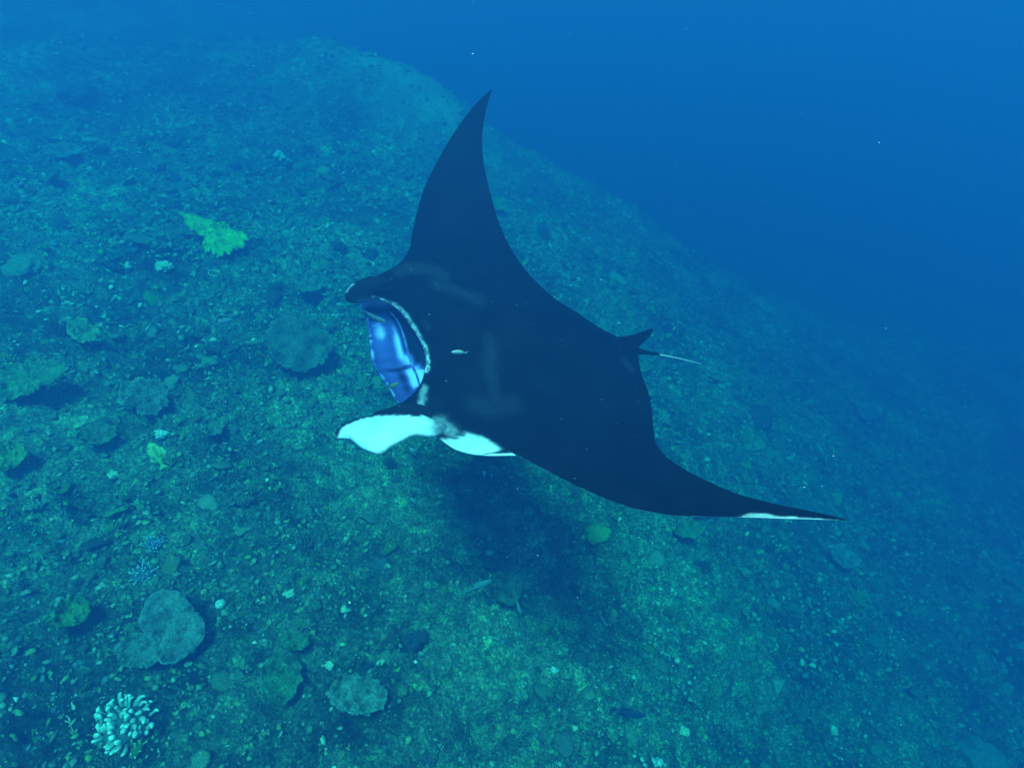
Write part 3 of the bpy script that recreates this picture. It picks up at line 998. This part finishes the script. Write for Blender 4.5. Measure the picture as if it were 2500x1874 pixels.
def dome_coral(name, label, px, py, wpx, hfac, tint, cat="coral", group=None, seed=1, knob=0.18, sink=0.25, rough=7.0, lump=0.5):
    foot, t = on_ground(px, py)
    R = wpx / 2 * t / F
    v, f = ico(4)
    n1 = fbm(v[:, 0] * 1.3 + seed, v[:, 1] * 1.3 + v[:, 2], 200 + seed, 3) - 0.5
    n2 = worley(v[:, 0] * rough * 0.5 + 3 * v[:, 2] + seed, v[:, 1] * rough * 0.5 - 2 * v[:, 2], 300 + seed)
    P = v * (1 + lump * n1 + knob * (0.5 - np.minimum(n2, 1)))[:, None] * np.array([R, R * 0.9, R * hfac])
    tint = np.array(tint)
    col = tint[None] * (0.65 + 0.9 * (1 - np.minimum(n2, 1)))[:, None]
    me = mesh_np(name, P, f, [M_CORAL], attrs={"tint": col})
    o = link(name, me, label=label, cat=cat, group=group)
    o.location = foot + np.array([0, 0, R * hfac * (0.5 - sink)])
    o.rotation_euler = (0, 0, seed * 1.3)
    return o


def branch_mesh(seed, n=10, m=7):
    rng = np.random.default_rng(seed)
    ax = catmull([(0, 0, -0.1), (rng.uniform(-.08, .08), rng.uniform(-.08, .08), 0.35), (rng.uniform(-.12, .12), rng.uniform(-.12, .12), 0.75), (rng.uniform(-.15, .15), rng.uniform(-.15, .15), 1.0)], n)
    P, C = [], []
    for i in range(n):
        s = i / (n - 1)
        r = 0.19 * (1 - 0.30 * s) * math.sqrt(max(1 - max(s - 0.85, 0) ** 2 / 0.0235, 0.03)) * (1 + 0.12 * math.sin(9 * s + seed))
        for j in range(m):
            a = 2 * math.pi * j / (m - 1)
            P.append(ax[i] + np.array([math.cos(a) * r, math.sin(a) * r, 0]))
            C.append(s)
    P.append(ax[-1] + np.array([0, 0, 0.02]))
    f = [list(q) for q in grid_faces(n, m)]
    return np.array(P), np.array(f), np.array(C + [1.0])


def finger_coral(name, label, px, py, wpx, nb, tint, tip, seed, length=0.45, spread=0.75, lean=0.25, group=None, fat=1.0):
    foot, t = on_ground(px, py)
    R = wpx / 2 * t / F
    u, v, w = frame_at(foot, lean)
    root = link(name, None, label=label, cat="coral", group=group)
    root.location = foot
    rng = np.random.default_rng(seed)
    tint, tip = np.array(tint), np.array(tip)
    meshes = []
    for k in range(4):
        P, f, s = branch_mesh(seed * 7 + k)
        c = tint[None] * (1 - s[:, None] ** 1.6) + tip[None] * s[:, None] ** 1.6
        meshes.append(mesh_np("branch", P, f, [M_CORAL], attrs={"tint": c}))
    # holdfast
    iv, jf = ico(2)
    nn = fbm(iv[:, 0] * 2 + seed, iv[:, 1] * 2 + iv[:, 2], 500 + seed, 2) - 0.5
    hb = mesh_np("holdfast", iv * (1 + 0.5 * nn)[:, None] * R * np.array([0.62, 0.62, 0.34]), jf, [M_CORAL], attrs={"tint": np.tile(tint * 0.55, (len(iv), 1))})
    link("holdfast", hb, root)
    for k in range(nb):
        rr = math.sqrt((k + 0.5) / nb); a = k * 2.39996 + rng.uniform(-.25, .25)
        out = u * math.cos(a) + v * math.sin(a)
        base = out * R * 0.52 * rr + w * R * 0.22 * (1 - rr * rr)
        d = w * (1 - 0.45 * rr * spread) + out * rr * spread * 1.15 + rng.normal(0, .22, 3)
        d /= np.linalg.norm(d)
        L_ = R * length * rng.uniform(0.55, 1.25) * (0.85 + 0.3 * rr)
        o = link("branch", meshes[k % 4], root)
        q = Vector(d).to_track_quat('Z', 'Y')
        wd = R * length * rng.uniform(0.8, 1.15) * fat
        o.matrix_local = Matrix.Translation(Vector(base)) @ q.to_matrix().to_4x4() @ Matrix.Diagonal((wd, wd, L_, 1))
    return root


def fish(name, label, head, tail, above, tint, belly=None, deep=0.30, stripes=0, t=None, group=None, flat=0.5, roll=0.0, top=None, seed=0):
    """head and tail tip in photo pixels; t = distance, else a little above the seabed"""
    if t is None:
        _, t = on_ground((head[0] + tail[0]) / 2, (head[1] + tail[1]) / 2)
        t = t - above
    H, Tl = pt(*head, t * 0.995), pt(*tail, t * 1.005)
    Lg = np.linalg.norm(H - Tl)
    fx = (H - Tl) / Lg
    toc = np.array([0, 0, CZ]) - (H + Tl) / 2; toc /= np.linalg.norm(toc)
    side = np.cross((0, 0, 1.0), fx); side /= np.linalg.norm(side)
    upv = np.cross(fx, side)
    # roll the fish a little so that its flank shows
    upv = upv * math.cos(roll) + side * math.sin(roll); side = np.cross(upv, fx)
    n1, n2 = 30, 16
    s = np.linspace(0, 1, n1)                        # 0 snout, 1 tail root
    prof = np.interp(s, [0, .04, .12, .28, .45, .65, .82, .92, 1], [.04, .30, .62, .95, 1, .78, .42, .24, .20])
    P, C = [], []
    tint = np.array(tint); belly = np.array(belly if belly is not None else tint * 1.6)
    for i in range(n1):
        for j in range(n2):
            a = 2 * math.pi * j / (n2 - 1)
            P.append(fx * Lg * (0.5 - 0.82 * s[i]) + upv * math.cos(a) * prof[i] * deep * Lg / 2 + side * math.sin(a) * prof[i] * deep * flat * Lg / 2)
            k = 0.5 + 0.5 * math.cos(a)
            c = belly * (1 - k) + tint * k
            if stripes and (math.sin(math.cos(a) * prof[i] * deep * 60) > 0.1):
                c = c * 0.45
            C.append(c)
    Fc = [list(q) for q in grid_faces(n1, n2)]

    def fin(pts, th=0.006):
        o = len(P)
        n = len(pts)
        for sgn in (1, -1):
            for (x, z) in pts:
                P.append(fx * Lg * (0.5 - x) + upv * z * Lg + side * sgn * th * Lg); C.append(tint * 0.9)
        for k in range(1, n - 1):
            Fc.append([o, o + k, o + k + 1, o + k + 1]); Fc.append([o + n, o + n + k + 1, o + n + k, o + n + k])
        for k in range(n):
            k2 = (k + 1) % n
            Fc.append([o + k, o + n + k, o + n + k2, o + k2])
    h = deep / 2
    fin([(0.80, 0.18 * h), (0.99, 0.85 * h), (1.0, 0.8 * h), (0.93, 0.0), (1.0, -0.8 * h), (0.99, -0.85 * h), (0.80, -0.18 * h)])
    fin([(0.22, 0.8 * h), (0.30, 1.32 * h), (0.50, 1.30 * h), (0.68, 1.0 * h), (0.72, 0.5 * h), (0.45, 0.7 * h)])
    fin([(0.48, -0.7 * h), (0.55, -1.25 * h), (0.68, -0.95 * h), (0.72, -0.45 * h)])
    me = bpy.data.meshes.new(name)
    faces = [tuple(dict.fromkeys(q)) for q in Fc]
    me.from_pydata([tuple(p) for p in P], [], faces)
    at = me.attributes.new("tint", 'FLOAT_COLOR', 'POINT')
    c4 = np.ones((len(C), 4), np.float32); c4[:, :3] = np.array(C)
    at.data.foreach_set("color", c4.ravel())
    for p in me.polygons: p.use_smooth = True
    me.materials.append(M_FISH); me.update()
    o = link(name, me, label=label, cat="fish", group=group)
    o.location = (H + Tl) / 2
    return o


GREEN, LEAF, TEAL, GREY, PALE, BLUE, DARK = (0.10, 0.34, 0.05), (0.13, 0.30, 0.07), (0.09, 0.16, 0.12), (0.14, 0.17, 0.15), (0.50, 0.54, 0.46), (0.16, 0.24, 0.36), (0.03, 0.045, 0.045)

# --- the corals one can pick out, from the left
sheet_coral("leaf_coral", "bright yellow green leaf coral with ragged outline, left of the raised wing",
            [(437, 514), (455, 511), (492, 528), (525, 545), (548, 540), (566, 555), (585, 560), (600, 578), (596, 600), (570, 612), (545, 622), (520, 616), (492, 605), (500, 580), (480, 566), (460, 555), (448, 535)],
            (0.18, 0.52, 0.07), raise_=0.10, lean=0.5, dish=0.0, rim=1.1, seed=3, bumps=0.03, scallop=0.06, rag=0.25)
sheet_coral("table_coral", "round grey green table coral with notched rim over a dark hollow", ellipse(349, 972, 61, 47, seed=4, notch=(2.2, 0.45), rough=0.10), (0.13, 0.19, 0.15), raise_=0.20, lean=0.45, dish=0.03, rim=2.4, seed=4, bumps=0.018, scallop=0.04)
sheet_coral("plate_coral", "greenish plate coral jutting over a dark gap, just left of the mouth", [(716, 690), (722, 676), (745, 668), (775, 667), (790, 680), (785, 702), (772, 714), (750, 716), (735, 714), (726, 702)], (0.12, 0.20, 0.13), raise_=0.16, lean=0.45, rim=1.9, seed=5)
sheet_coral("whorl_coral", "small horseshoe shaped green coral with light rim, far left", ellipse(203, 812, 38, 30, seed=6, notch=(-0.7, 0.6), rough=0.12), (0.12, 0.22, 0.10), raise_=0.08, lean=0.4, dish=0.05, rim=2.4, seed=6, rim_w=0.3)
sheet_coral("plate_coral", "dull green plate coral left below the notched table coral", ellipse(235, 1064, 51, 27, seed=7), (0.09, 0.16, 0.10), raise_=0.10, lean=0.45, rim=1.5, seed=7)
sheet_coral("plate_coral", "small pale rimmed plate coral right of the striped fish", ellipse(520, 1046, 26, 23, seed=8), (0.11, 0.20, 0.14), raise_=0.06, lean=0.45, rim=2.2, seed=8)
sheet_coral("plate_coral", "large smooth grey plate coral with curled round rim, bottom left", [(360, 1460), (385, 1444), (412, 1441), (440, 1450), (462, 1470), (478, 1492), (494, 1510), (502, 1535), (498, 1560), (484, 1580), (455, 1605), (425, 1622), (395, 1622), (380, 1600), (378, 1570), (352, 1545), (338, 1520), (350, 1485)],
            (0.12, 0.18, 0.16), raise_=0.12, lean=0.5, dish=0.03, rim=2.6, seed=9, bumps=0.010, scallop=0.01, rim_w=0.05, rag=0.04)
sheet_coral("plate_coral", "low grey plate coral lobe tucked against the large smooth plate", [(285, 1610), (275, 1590), (300, 1565), (335, 1552), (362, 1555), (384, 1580), (394, 1610), (375, 1628), (330, 1632), (300, 1630)], (0.10, 0.17, 0.14), raise_=0.09, lean=0.5, rim=1.3, seed=10, bumps=0.008, scallop=0.01)
sheet_coral("leaf_coral", "rounded bright green leaf coral in the lower left", [(150, 1470), (195, 1462), (218, 1480), (214, 1510), (190, 1530), (150, 1540), (115, 1535), (112, 1515), (140, 1500)], (0.07, 0.20, 0.055), raise_=0.08, lean=0.45, rim=1.3, seed=11, bumps=0.02)
sheet_coral("leaf_coral", "smooth green leaf coral lobe above its ragged lower half, bottom", ellipse(714, 1570, 38, 22, seed=12, rough=0.05), (0.06, 0.18, 0.075), raise_=0.10, lean=0.5, rim=1.2, seed=12, bumps=0.008, scallop=0.01)
sheet_coral("leaf_coral", "ragged green leaf coral spreading under the smooth lobe, bottom", [(640, 1640), (650, 1615), (690, 1600), (725, 1610), (735, 1640), (728, 1680), (705, 1715), (672, 1720), (640, 1700), (632, 1670)], (0.06, 0.17, 0.08), raise_=0.05, lean=0.45, rim=1.2, seed=13, bumps=0.016)
sheet_coral("table_coral", "wide dim table coral in front of the open mouth", [(655, 800), (690, 780), (740, 785), (790, 805), (815, 840), (800, 875), (760, 905), (715, 912), (668, 890), (652, 850)], (0.08, 0.14, 0.11), raise_=0.12, lean=0.35, rim=1.4, seed=14, bumps=0.022, scallop=0.03)
sheet_coral("plate_coral", "pale rimmed plate coral under the near wing, right", ellipse(1678, 1296, 36, 22, seed=15), (0.09, 0.20, 0.10), raise_=0.07, lean=0.4, rim=2.0, seed=15)
sheet_coral("plate_coral", "pale folded plate coral on the deep right slope below the wing tip", [(2035, 1335), (2050, 1330), (2078, 1350), (2096, 1370), (2080, 1388), (2050, 1385), (2028, 1365)], (0.17, 0.23, 0.22), raise_=0.08, lean=0.4, rim=1.4, seed=16)
sheet_coral("plate_coral", "pale crescent rimmed plate coral on the far right slope", ellipse(2122, 1006, 30, 20, seed=17), (0.14, 0.22, 0.18), raise_=0.14, lean=0.3, rim=3.0, seed=17, rim_w=0.2)
sheet_coral("leaf_coral", "small green leaf coral beside the trailing edge of the raised wing", ellipse(1216, 500, 20, 18, seed=18), (0.09, 0.26, 0.05), raise_=0.06, lean=0.4, rim=1.1, seed=18)
sheet_coral("plate_coral", "dim triangular plate coral in the shadow below the manta", [(1195, 1410), (1225, 1400), (1262, 1410), (1270, 1450), (1245, 1482), (1215, 1475), (1200, 1445)], (0.07, 0.17, 0.10), raise_=0.08, lean=0.4, rim=1.2, seed=19)
sheet_coral("plate_coral", "small oval plate coral in the shadow, with a bright spot behind", ellipse(1194, 1376, 22, 15, seed=20), (0.08, 0.17, 0.09), raise_=0.06, lean=0.4, rim=2.0, seed=20)
sheet_coral("table_coral", "broad low table coral at the bottom with a dark broken edge", [(800, 1690), (830, 1660), (880, 1650), (930, 1668), (945, 1700), (925, 1735), (885, 1745), (845, 1740), (815, 1725)], (0.12, 0.20, 0.16), raise_=0.10, lean=0.45, rim=1.3, seed=21, bumps=0.018)
sheet_coral("plate_coral", "dim curved plate coral on the far upper left slope", ellipse(155, 372, 46, 18, seed=22), (0.14, 0.20, 0.15), raise_=0.14, lean=0.25, rim=1.8, seed=22)
sheet_coral("leaf_coral", "green leaf coral at the left edge below the crevice", [(0, 905), (40, 893), (120, 885), (165, 900), (150, 925), (100, 945), (60, 975), (20, 985), (0, 960)], (0.09, 0.22, 0.10), raise_=0.08, lean=0.4, rim=1.2, seed=23, bumps=0.02)
sheet_coral("leaf_coral", "dull green leaf coral touching the left edge of the view", [(0, 1085), (30, 1080), (62, 1100), (60, 1130), (30, 1150), (0, 1160)], (0.11, 0.24, 0.07), raise_=0.07, lean=0.4, rim=1.3, seed=24, bumps=0.02)
finger_coral("finger_coral", "pale finger coral with light tipped branches, bottom left corner", 302, 1772, 185, 64, (0.12, 0.20, 0.20), (0.62, 0.78, 0.66), 31, length=0.36, fat=1.15)
finger_coral("finger_coral", "small bluish finger coral above the large smooth plate", 375, 1330, 62, 26, (0.10, 0.18, 0.30), (0.30, 0.46, 0.66), 32, length=0.42)
finger_coral("finger_coral", "pale blue finger coral patch touching the smooth plate's upper rim", 350, 1402, 84, 32, (0.12, 0.20, 0.26), (0.42, 0.56, 0.60), 33, length=0.36)
finger_coral("finger_coral", "stubby green finger coral beside the pale finger coral", 330, 1828, 70, 12, (0.10, 0.24, 0.08), (0.30, 0.46, 0.20), 34, length=0.5)
dome_coral("boulder_coral", "dark round boulder coral on the slope right of the tail", 1850, 1025, 78, 0.75, (0.035, 0.06, 0.06), seed=1)
dome_coral("boulder_coral", "pale mound at the bottom right corner of the view", 2385, 1850, 120, 0.4, (0.10, 0.14, 0.13), seed=2)
dome_coral("boulder_coral", "dark blue grey lump added for the shade of a hollow, lower middle of the view", 1012, 1565, 66, 0.7, (0.025, 0.04, 0.055), seed=3, knob=0.3, lump=1.0)  # added lump, tinted dark to stand for a shaded hollow
dome_coral("boulder_coral", "knobbly yellow green mound under the near wing", 1458, 1305, 62, 0.7, (0.13, 0.26, 0.07), seed=5)
dome_coral("boulder_coral", "dim boulder on the far upper left slope", 195, 235, 95, 0.5, (0.05, 0.07, 0.07), seed=6)
dome_coral("boulder_coral", "low boulder at the near edge of the dark crevice, left", 60, 660, 110, 0.45, (0.12, 0.17, 0.11), seed=7)

SPOTS = [
    ((684, 384), 28, "bright pale stone left of the raised wing"), ((407, 655), 36, "bright pale stone below the yellow green leaf coral"),
    ((278, 1160), 24, "bright white stone left of the striped fish"), ((392, 1062), 30, "light blue stone under the table coral"),
    ((708, 1452), 24, "bright yellowish pebble in the lower left third"), ((805, 1628), 22, "bright round pebble beside the ragged leaf coral"),
    ((1197, 1354), 16, "bright pebble at the oval plate in the shadow"), ((1768, 1257), 11, "tiny pale pebble just below the near wing"),
    ((1955, 1618), 17, "left of two bright pebbles on the right slope"), ((1982, 1624), 15, "right of two bright pebbles on the right slope"),
    ((2192, 1500), 14, "lone bright pebble on the far right slope"), ((1670, 1785), 26, "bright green white stone near the bottom, right of middle"),
    ((1605, 1862), 26, "bright stone cut by the bottom edge of the view"), ((1430, 1695), 13, "small white pebble, middle of the bottom right"),
    ((2034, 1785), 22, "pale stone near the bottom, on the right slope"), ((1353, 1637), 15, "pale pebble below the dark boulder's right"),
    ((930, 1620), 18, "greenish pale pebble right of the low table coral"), ((1890, 1550), 16, "dim pale stone on the right slope"),
    ((2120, 1030), 14, "pale pebble near the crescent rimmed plate"), ((1405, 1780), 16, "pale stone left of the bright bottom stones"),
    ((460, 1620), 16, "bright pebble at the smooth plate's lower edge"), ((540, 1475), 26, "pale lump between smooth plate and ragged leaf coral"),
]
for k, ((x, y), w_, lab) in enumerate(SPOTS):
    dome_coral("pale_stone", lab, x, y, w_, 0.7, (0.34, 0.42, 0.30) if k % 3 else (0.36, 0.45, 0.42), cat="stone", group="pale stones scattered over the reef", seed=40 + k, knob=0.45, sink=0.3, lump=1.3)

# --- fish
fish("small_fish", "slim silvery fish hanging in front of the manta's back", (1101, 859), (1143, 861), 0, (0.38, 0.44, 0.42), (0.5, 0.55, 0.52), deep=0.30, t=2.62, roll=0.3)
fish("small_fish", "little greenish fish at the manta's lower lip", (973, 934), (943, 952), 0, (0.10, 0.16, 0.07), (0.16, 0.24, 0.12), deep=0.26, t=2.72)
fish("striped_fish", "green fish with dark stripes diving head down below the table coral", (364, 1080), (403, 1147), 0.75, (0.20, 0.46, 0.16), (0.22, 0.50, 0.18), deep=0.46, stripes=1, roll=-0.9, flat=0.3)
fish("small_fish", "pale blue slender fish left of the wide dim table coral", (566, 779), (520, 792), 0.4, (0.16, 0.26, 0.30), deep=0.20)
fish("small_fish", "tiny pale fish right of the small rimmed plate coral", (642, 1072), (622, 1087), 0.3, (0.30, 0.40, 0.42), deep=0.25)
fish("reef_fish", "slender pale fish in the shadow below the manta, pointing right", (1201, 1415), (1132, 1447), 0.3, (0.16, 0.27, 0.26), (0.22, 0.34, 0.30), deep=0.26)
fish("reef_fish", "pale fish in the shadow pointing down, near the triangular plate", (1272, 1499), (1256, 1450), 0.3, (0.20, 0.30, 0.24), (0.3, 0.42, 0.36), deep=0.30)
fish("reef_fish", "dim fish nosing up beside the yellow green mound", (1413, 1273), (1402, 1322), 0.3, (0.11, 0.20, 0.18), deep=0.28)
fish("small_fish", "tiny white fish just below the white shoulder", (1181, 1148), (1184, 1166), 0.6, (0.5, 0.58, 0.56), deep=0.3)
fish("small_fish", "pale speckled fish under the white head fin", (1002, 1092), (1016, 1112), 0.5, (0.34, 0.44, 0.38), deep=0.4)
fish("small_fish", "small pale fish in the shade left of the shadow's edge", (1003, 1215), (1020, 1233), 0.4, (0.22, 0.34, 0.34), deep=0.33)
fish("reef_fish", "pale fish far off above the right slope", (1924, 803), (1903, 824), 0.8, (0.35, 0.42, 0.42), deep=0.28)
fish("reef_fish", "dark blue fish with arched back near the bottom, right of middle", (1577, 1748), (1490, 1728), 0.35, (0.014, 0.03, 0.07), (0.05, 0.10, 0.2), deep=0.34)
fish("reef_fish", "slim faint fish right of the shadow, pointing down", (1480, 1525), (1458, 1490), 0.3, (0.16, 0.26, 0.26), deep=0.26)
fish("small_fish", "tiny yellowish fish tucked against the striped fish", (406, 1106), (395, 1093), 0.8, (0.5, 0.5, 0.3), deep=0.28)


# --- the small pale loop lying on the reef
def loop_thing():
    pts = catmull([pt(*p, 1.0) - np.array([0, 0, CZ]) for p in [(536, 664), (522, 659), (511, 660), (509, 667), (516, 672), (530, 674)]], 28)
    _, t = on_ground(523, 667)
    P = []
    A = pts * (t - 0.05)
    for i in range(28):
        tg = A[min(i + 1, 27)] - A[max(i - 1, 0)]; tg /= np.linalg.norm(tg)
        e1 = np.cross(tg, (0, 0, 1.0)); e1 /= np.linalg.norm(e1); e2 = np.cross(e1, tg)
        for j in range(8):
            a = 2 * math.pi * j / 7
            P.append(A[i] + 0.0045 * (math.cos(a) * e1 + math.sin(a) * e2) + np.array([0, 0, CZ]))
    P = np.array(P); c = P.mean(0)
    me = mesh_np("pale_loop", P - c, grid_faces(28, 8), [M_CORAL], attrs={"tint": np.tile((0.6, 0.7, 0.6), (len(P), 1))})
    o = link("pale_loop", me, label="thin pale u-shaped loop lying below the yellow green leaf coral", cat="debris"); o.location = c


loop_thing()


# --- drifting plankton
def plankton(n):
    rng = np.random.default_rng(3)
    x = rng.uniform(-3.5, 4.5, n * 8); y = rng.uniform(0.7, 7.0, n * 8); z = rng.uniform(-4.2, 0.1, n * 8) + CZ
    d = np.sqrt(x * x + y * y + (z - CZ) ** 2)
    ok = (z > ground_z(x, y, False) + 0.25) & (d > 0.9) & (np.abs(x) < 1.0 * (y + 0.6))
    ok &= rng.random(n * 8) < np.exp(-np.maximum(z - ground_z(x, y, False) - 2.0, 0) / 0.9)
    x, y, z = x[ok][:n], y[ok][:n], z[ok][:n]
    v, f = ico(1)
    q = len(x)
    r = 0.0006 + 0.0010 * rng.random(q) ** 2
    st = np.ones((q, 1, 3)); st[:, 0, 0] = rng.uniform(0.8, 2.2, q)
    a = rng.uniform(0, math.pi, q)
    S = v[None] * st * r[:, None, None]
    X = S[..., 0] * np.cos(a)[:, None] - S[..., 1] * np.sin(a)[:, None]; Y = S[..., 0] * np.sin(a)[:, None] + S[..., 1] * np.cos(a)[:, None]
    P = np.stack([X + x[:, None], Y + y[:, None], S[..., 2] + z[:, None]], -1).reshape(-1, 3)
    Fc = (f[None] + (np.arange(q) * len(v))[:, None, None]).reshape(-1, 3)
    link("plankton", mesh_np("plankton", P, Fc, [M_SNOW]), kind="stuff", label="tiny white plankton specks drifting in the water")


plankton(9000)

# ------------------------------------------------------------------ the water itself
def water_volume():
    lo, hi = np.array([-66, -18, -32.0]), np.array([66, 78, CZ + 1.5])
    v = [(x, y, z) for x in (lo[0], hi[0]) for y in (lo[1], hi[1]) for z in (lo[2], hi[2])]
    f = [(0, 1, 3, 2), (4, 6, 7, 5), (0, 4, 5, 1), (2, 3, 7, 6), (0, 2, 6, 4), (1, 5, 7, 3)]
    m = bpy.data.materials.new("sea_water")
    m.use_nodes = True
    N, L = nt(m)
    N.remove(N["Principled BSDF"])
    pv = N.new("ShaderNodeVolumePrincipled")
    # scattering and absorption per metre, red / green / blue
    ss = np.array(WATER_S); sa = np.array(WATER_A)
    dens = 2.0
    col = ss / dens
    ab = (1 - sa / dens / (1 - col)) ** 2
    pv.inputs["Density"].default_value = dens
    pv.inputs["Color"].default_value = (*col, 1)
    pv.inputs["Absorption Color"].default_value = (*ab, 1)
    pv.inputs["Anisotropy"].default_value = 0.35
    L.new(pv.outputs[0], N["Material Output"].inputs["Volume"])
    me = mesh_np("haze", v, f, [m], smooth=False)
    link("haze", me, kind="stuff", label="blue sea water filling the whole view and veiling the far reef")


WATER_S = (0.006, 0.0350, 0.101)
WATER_A = (0.42, 0.086, 0.050)
water_volume()
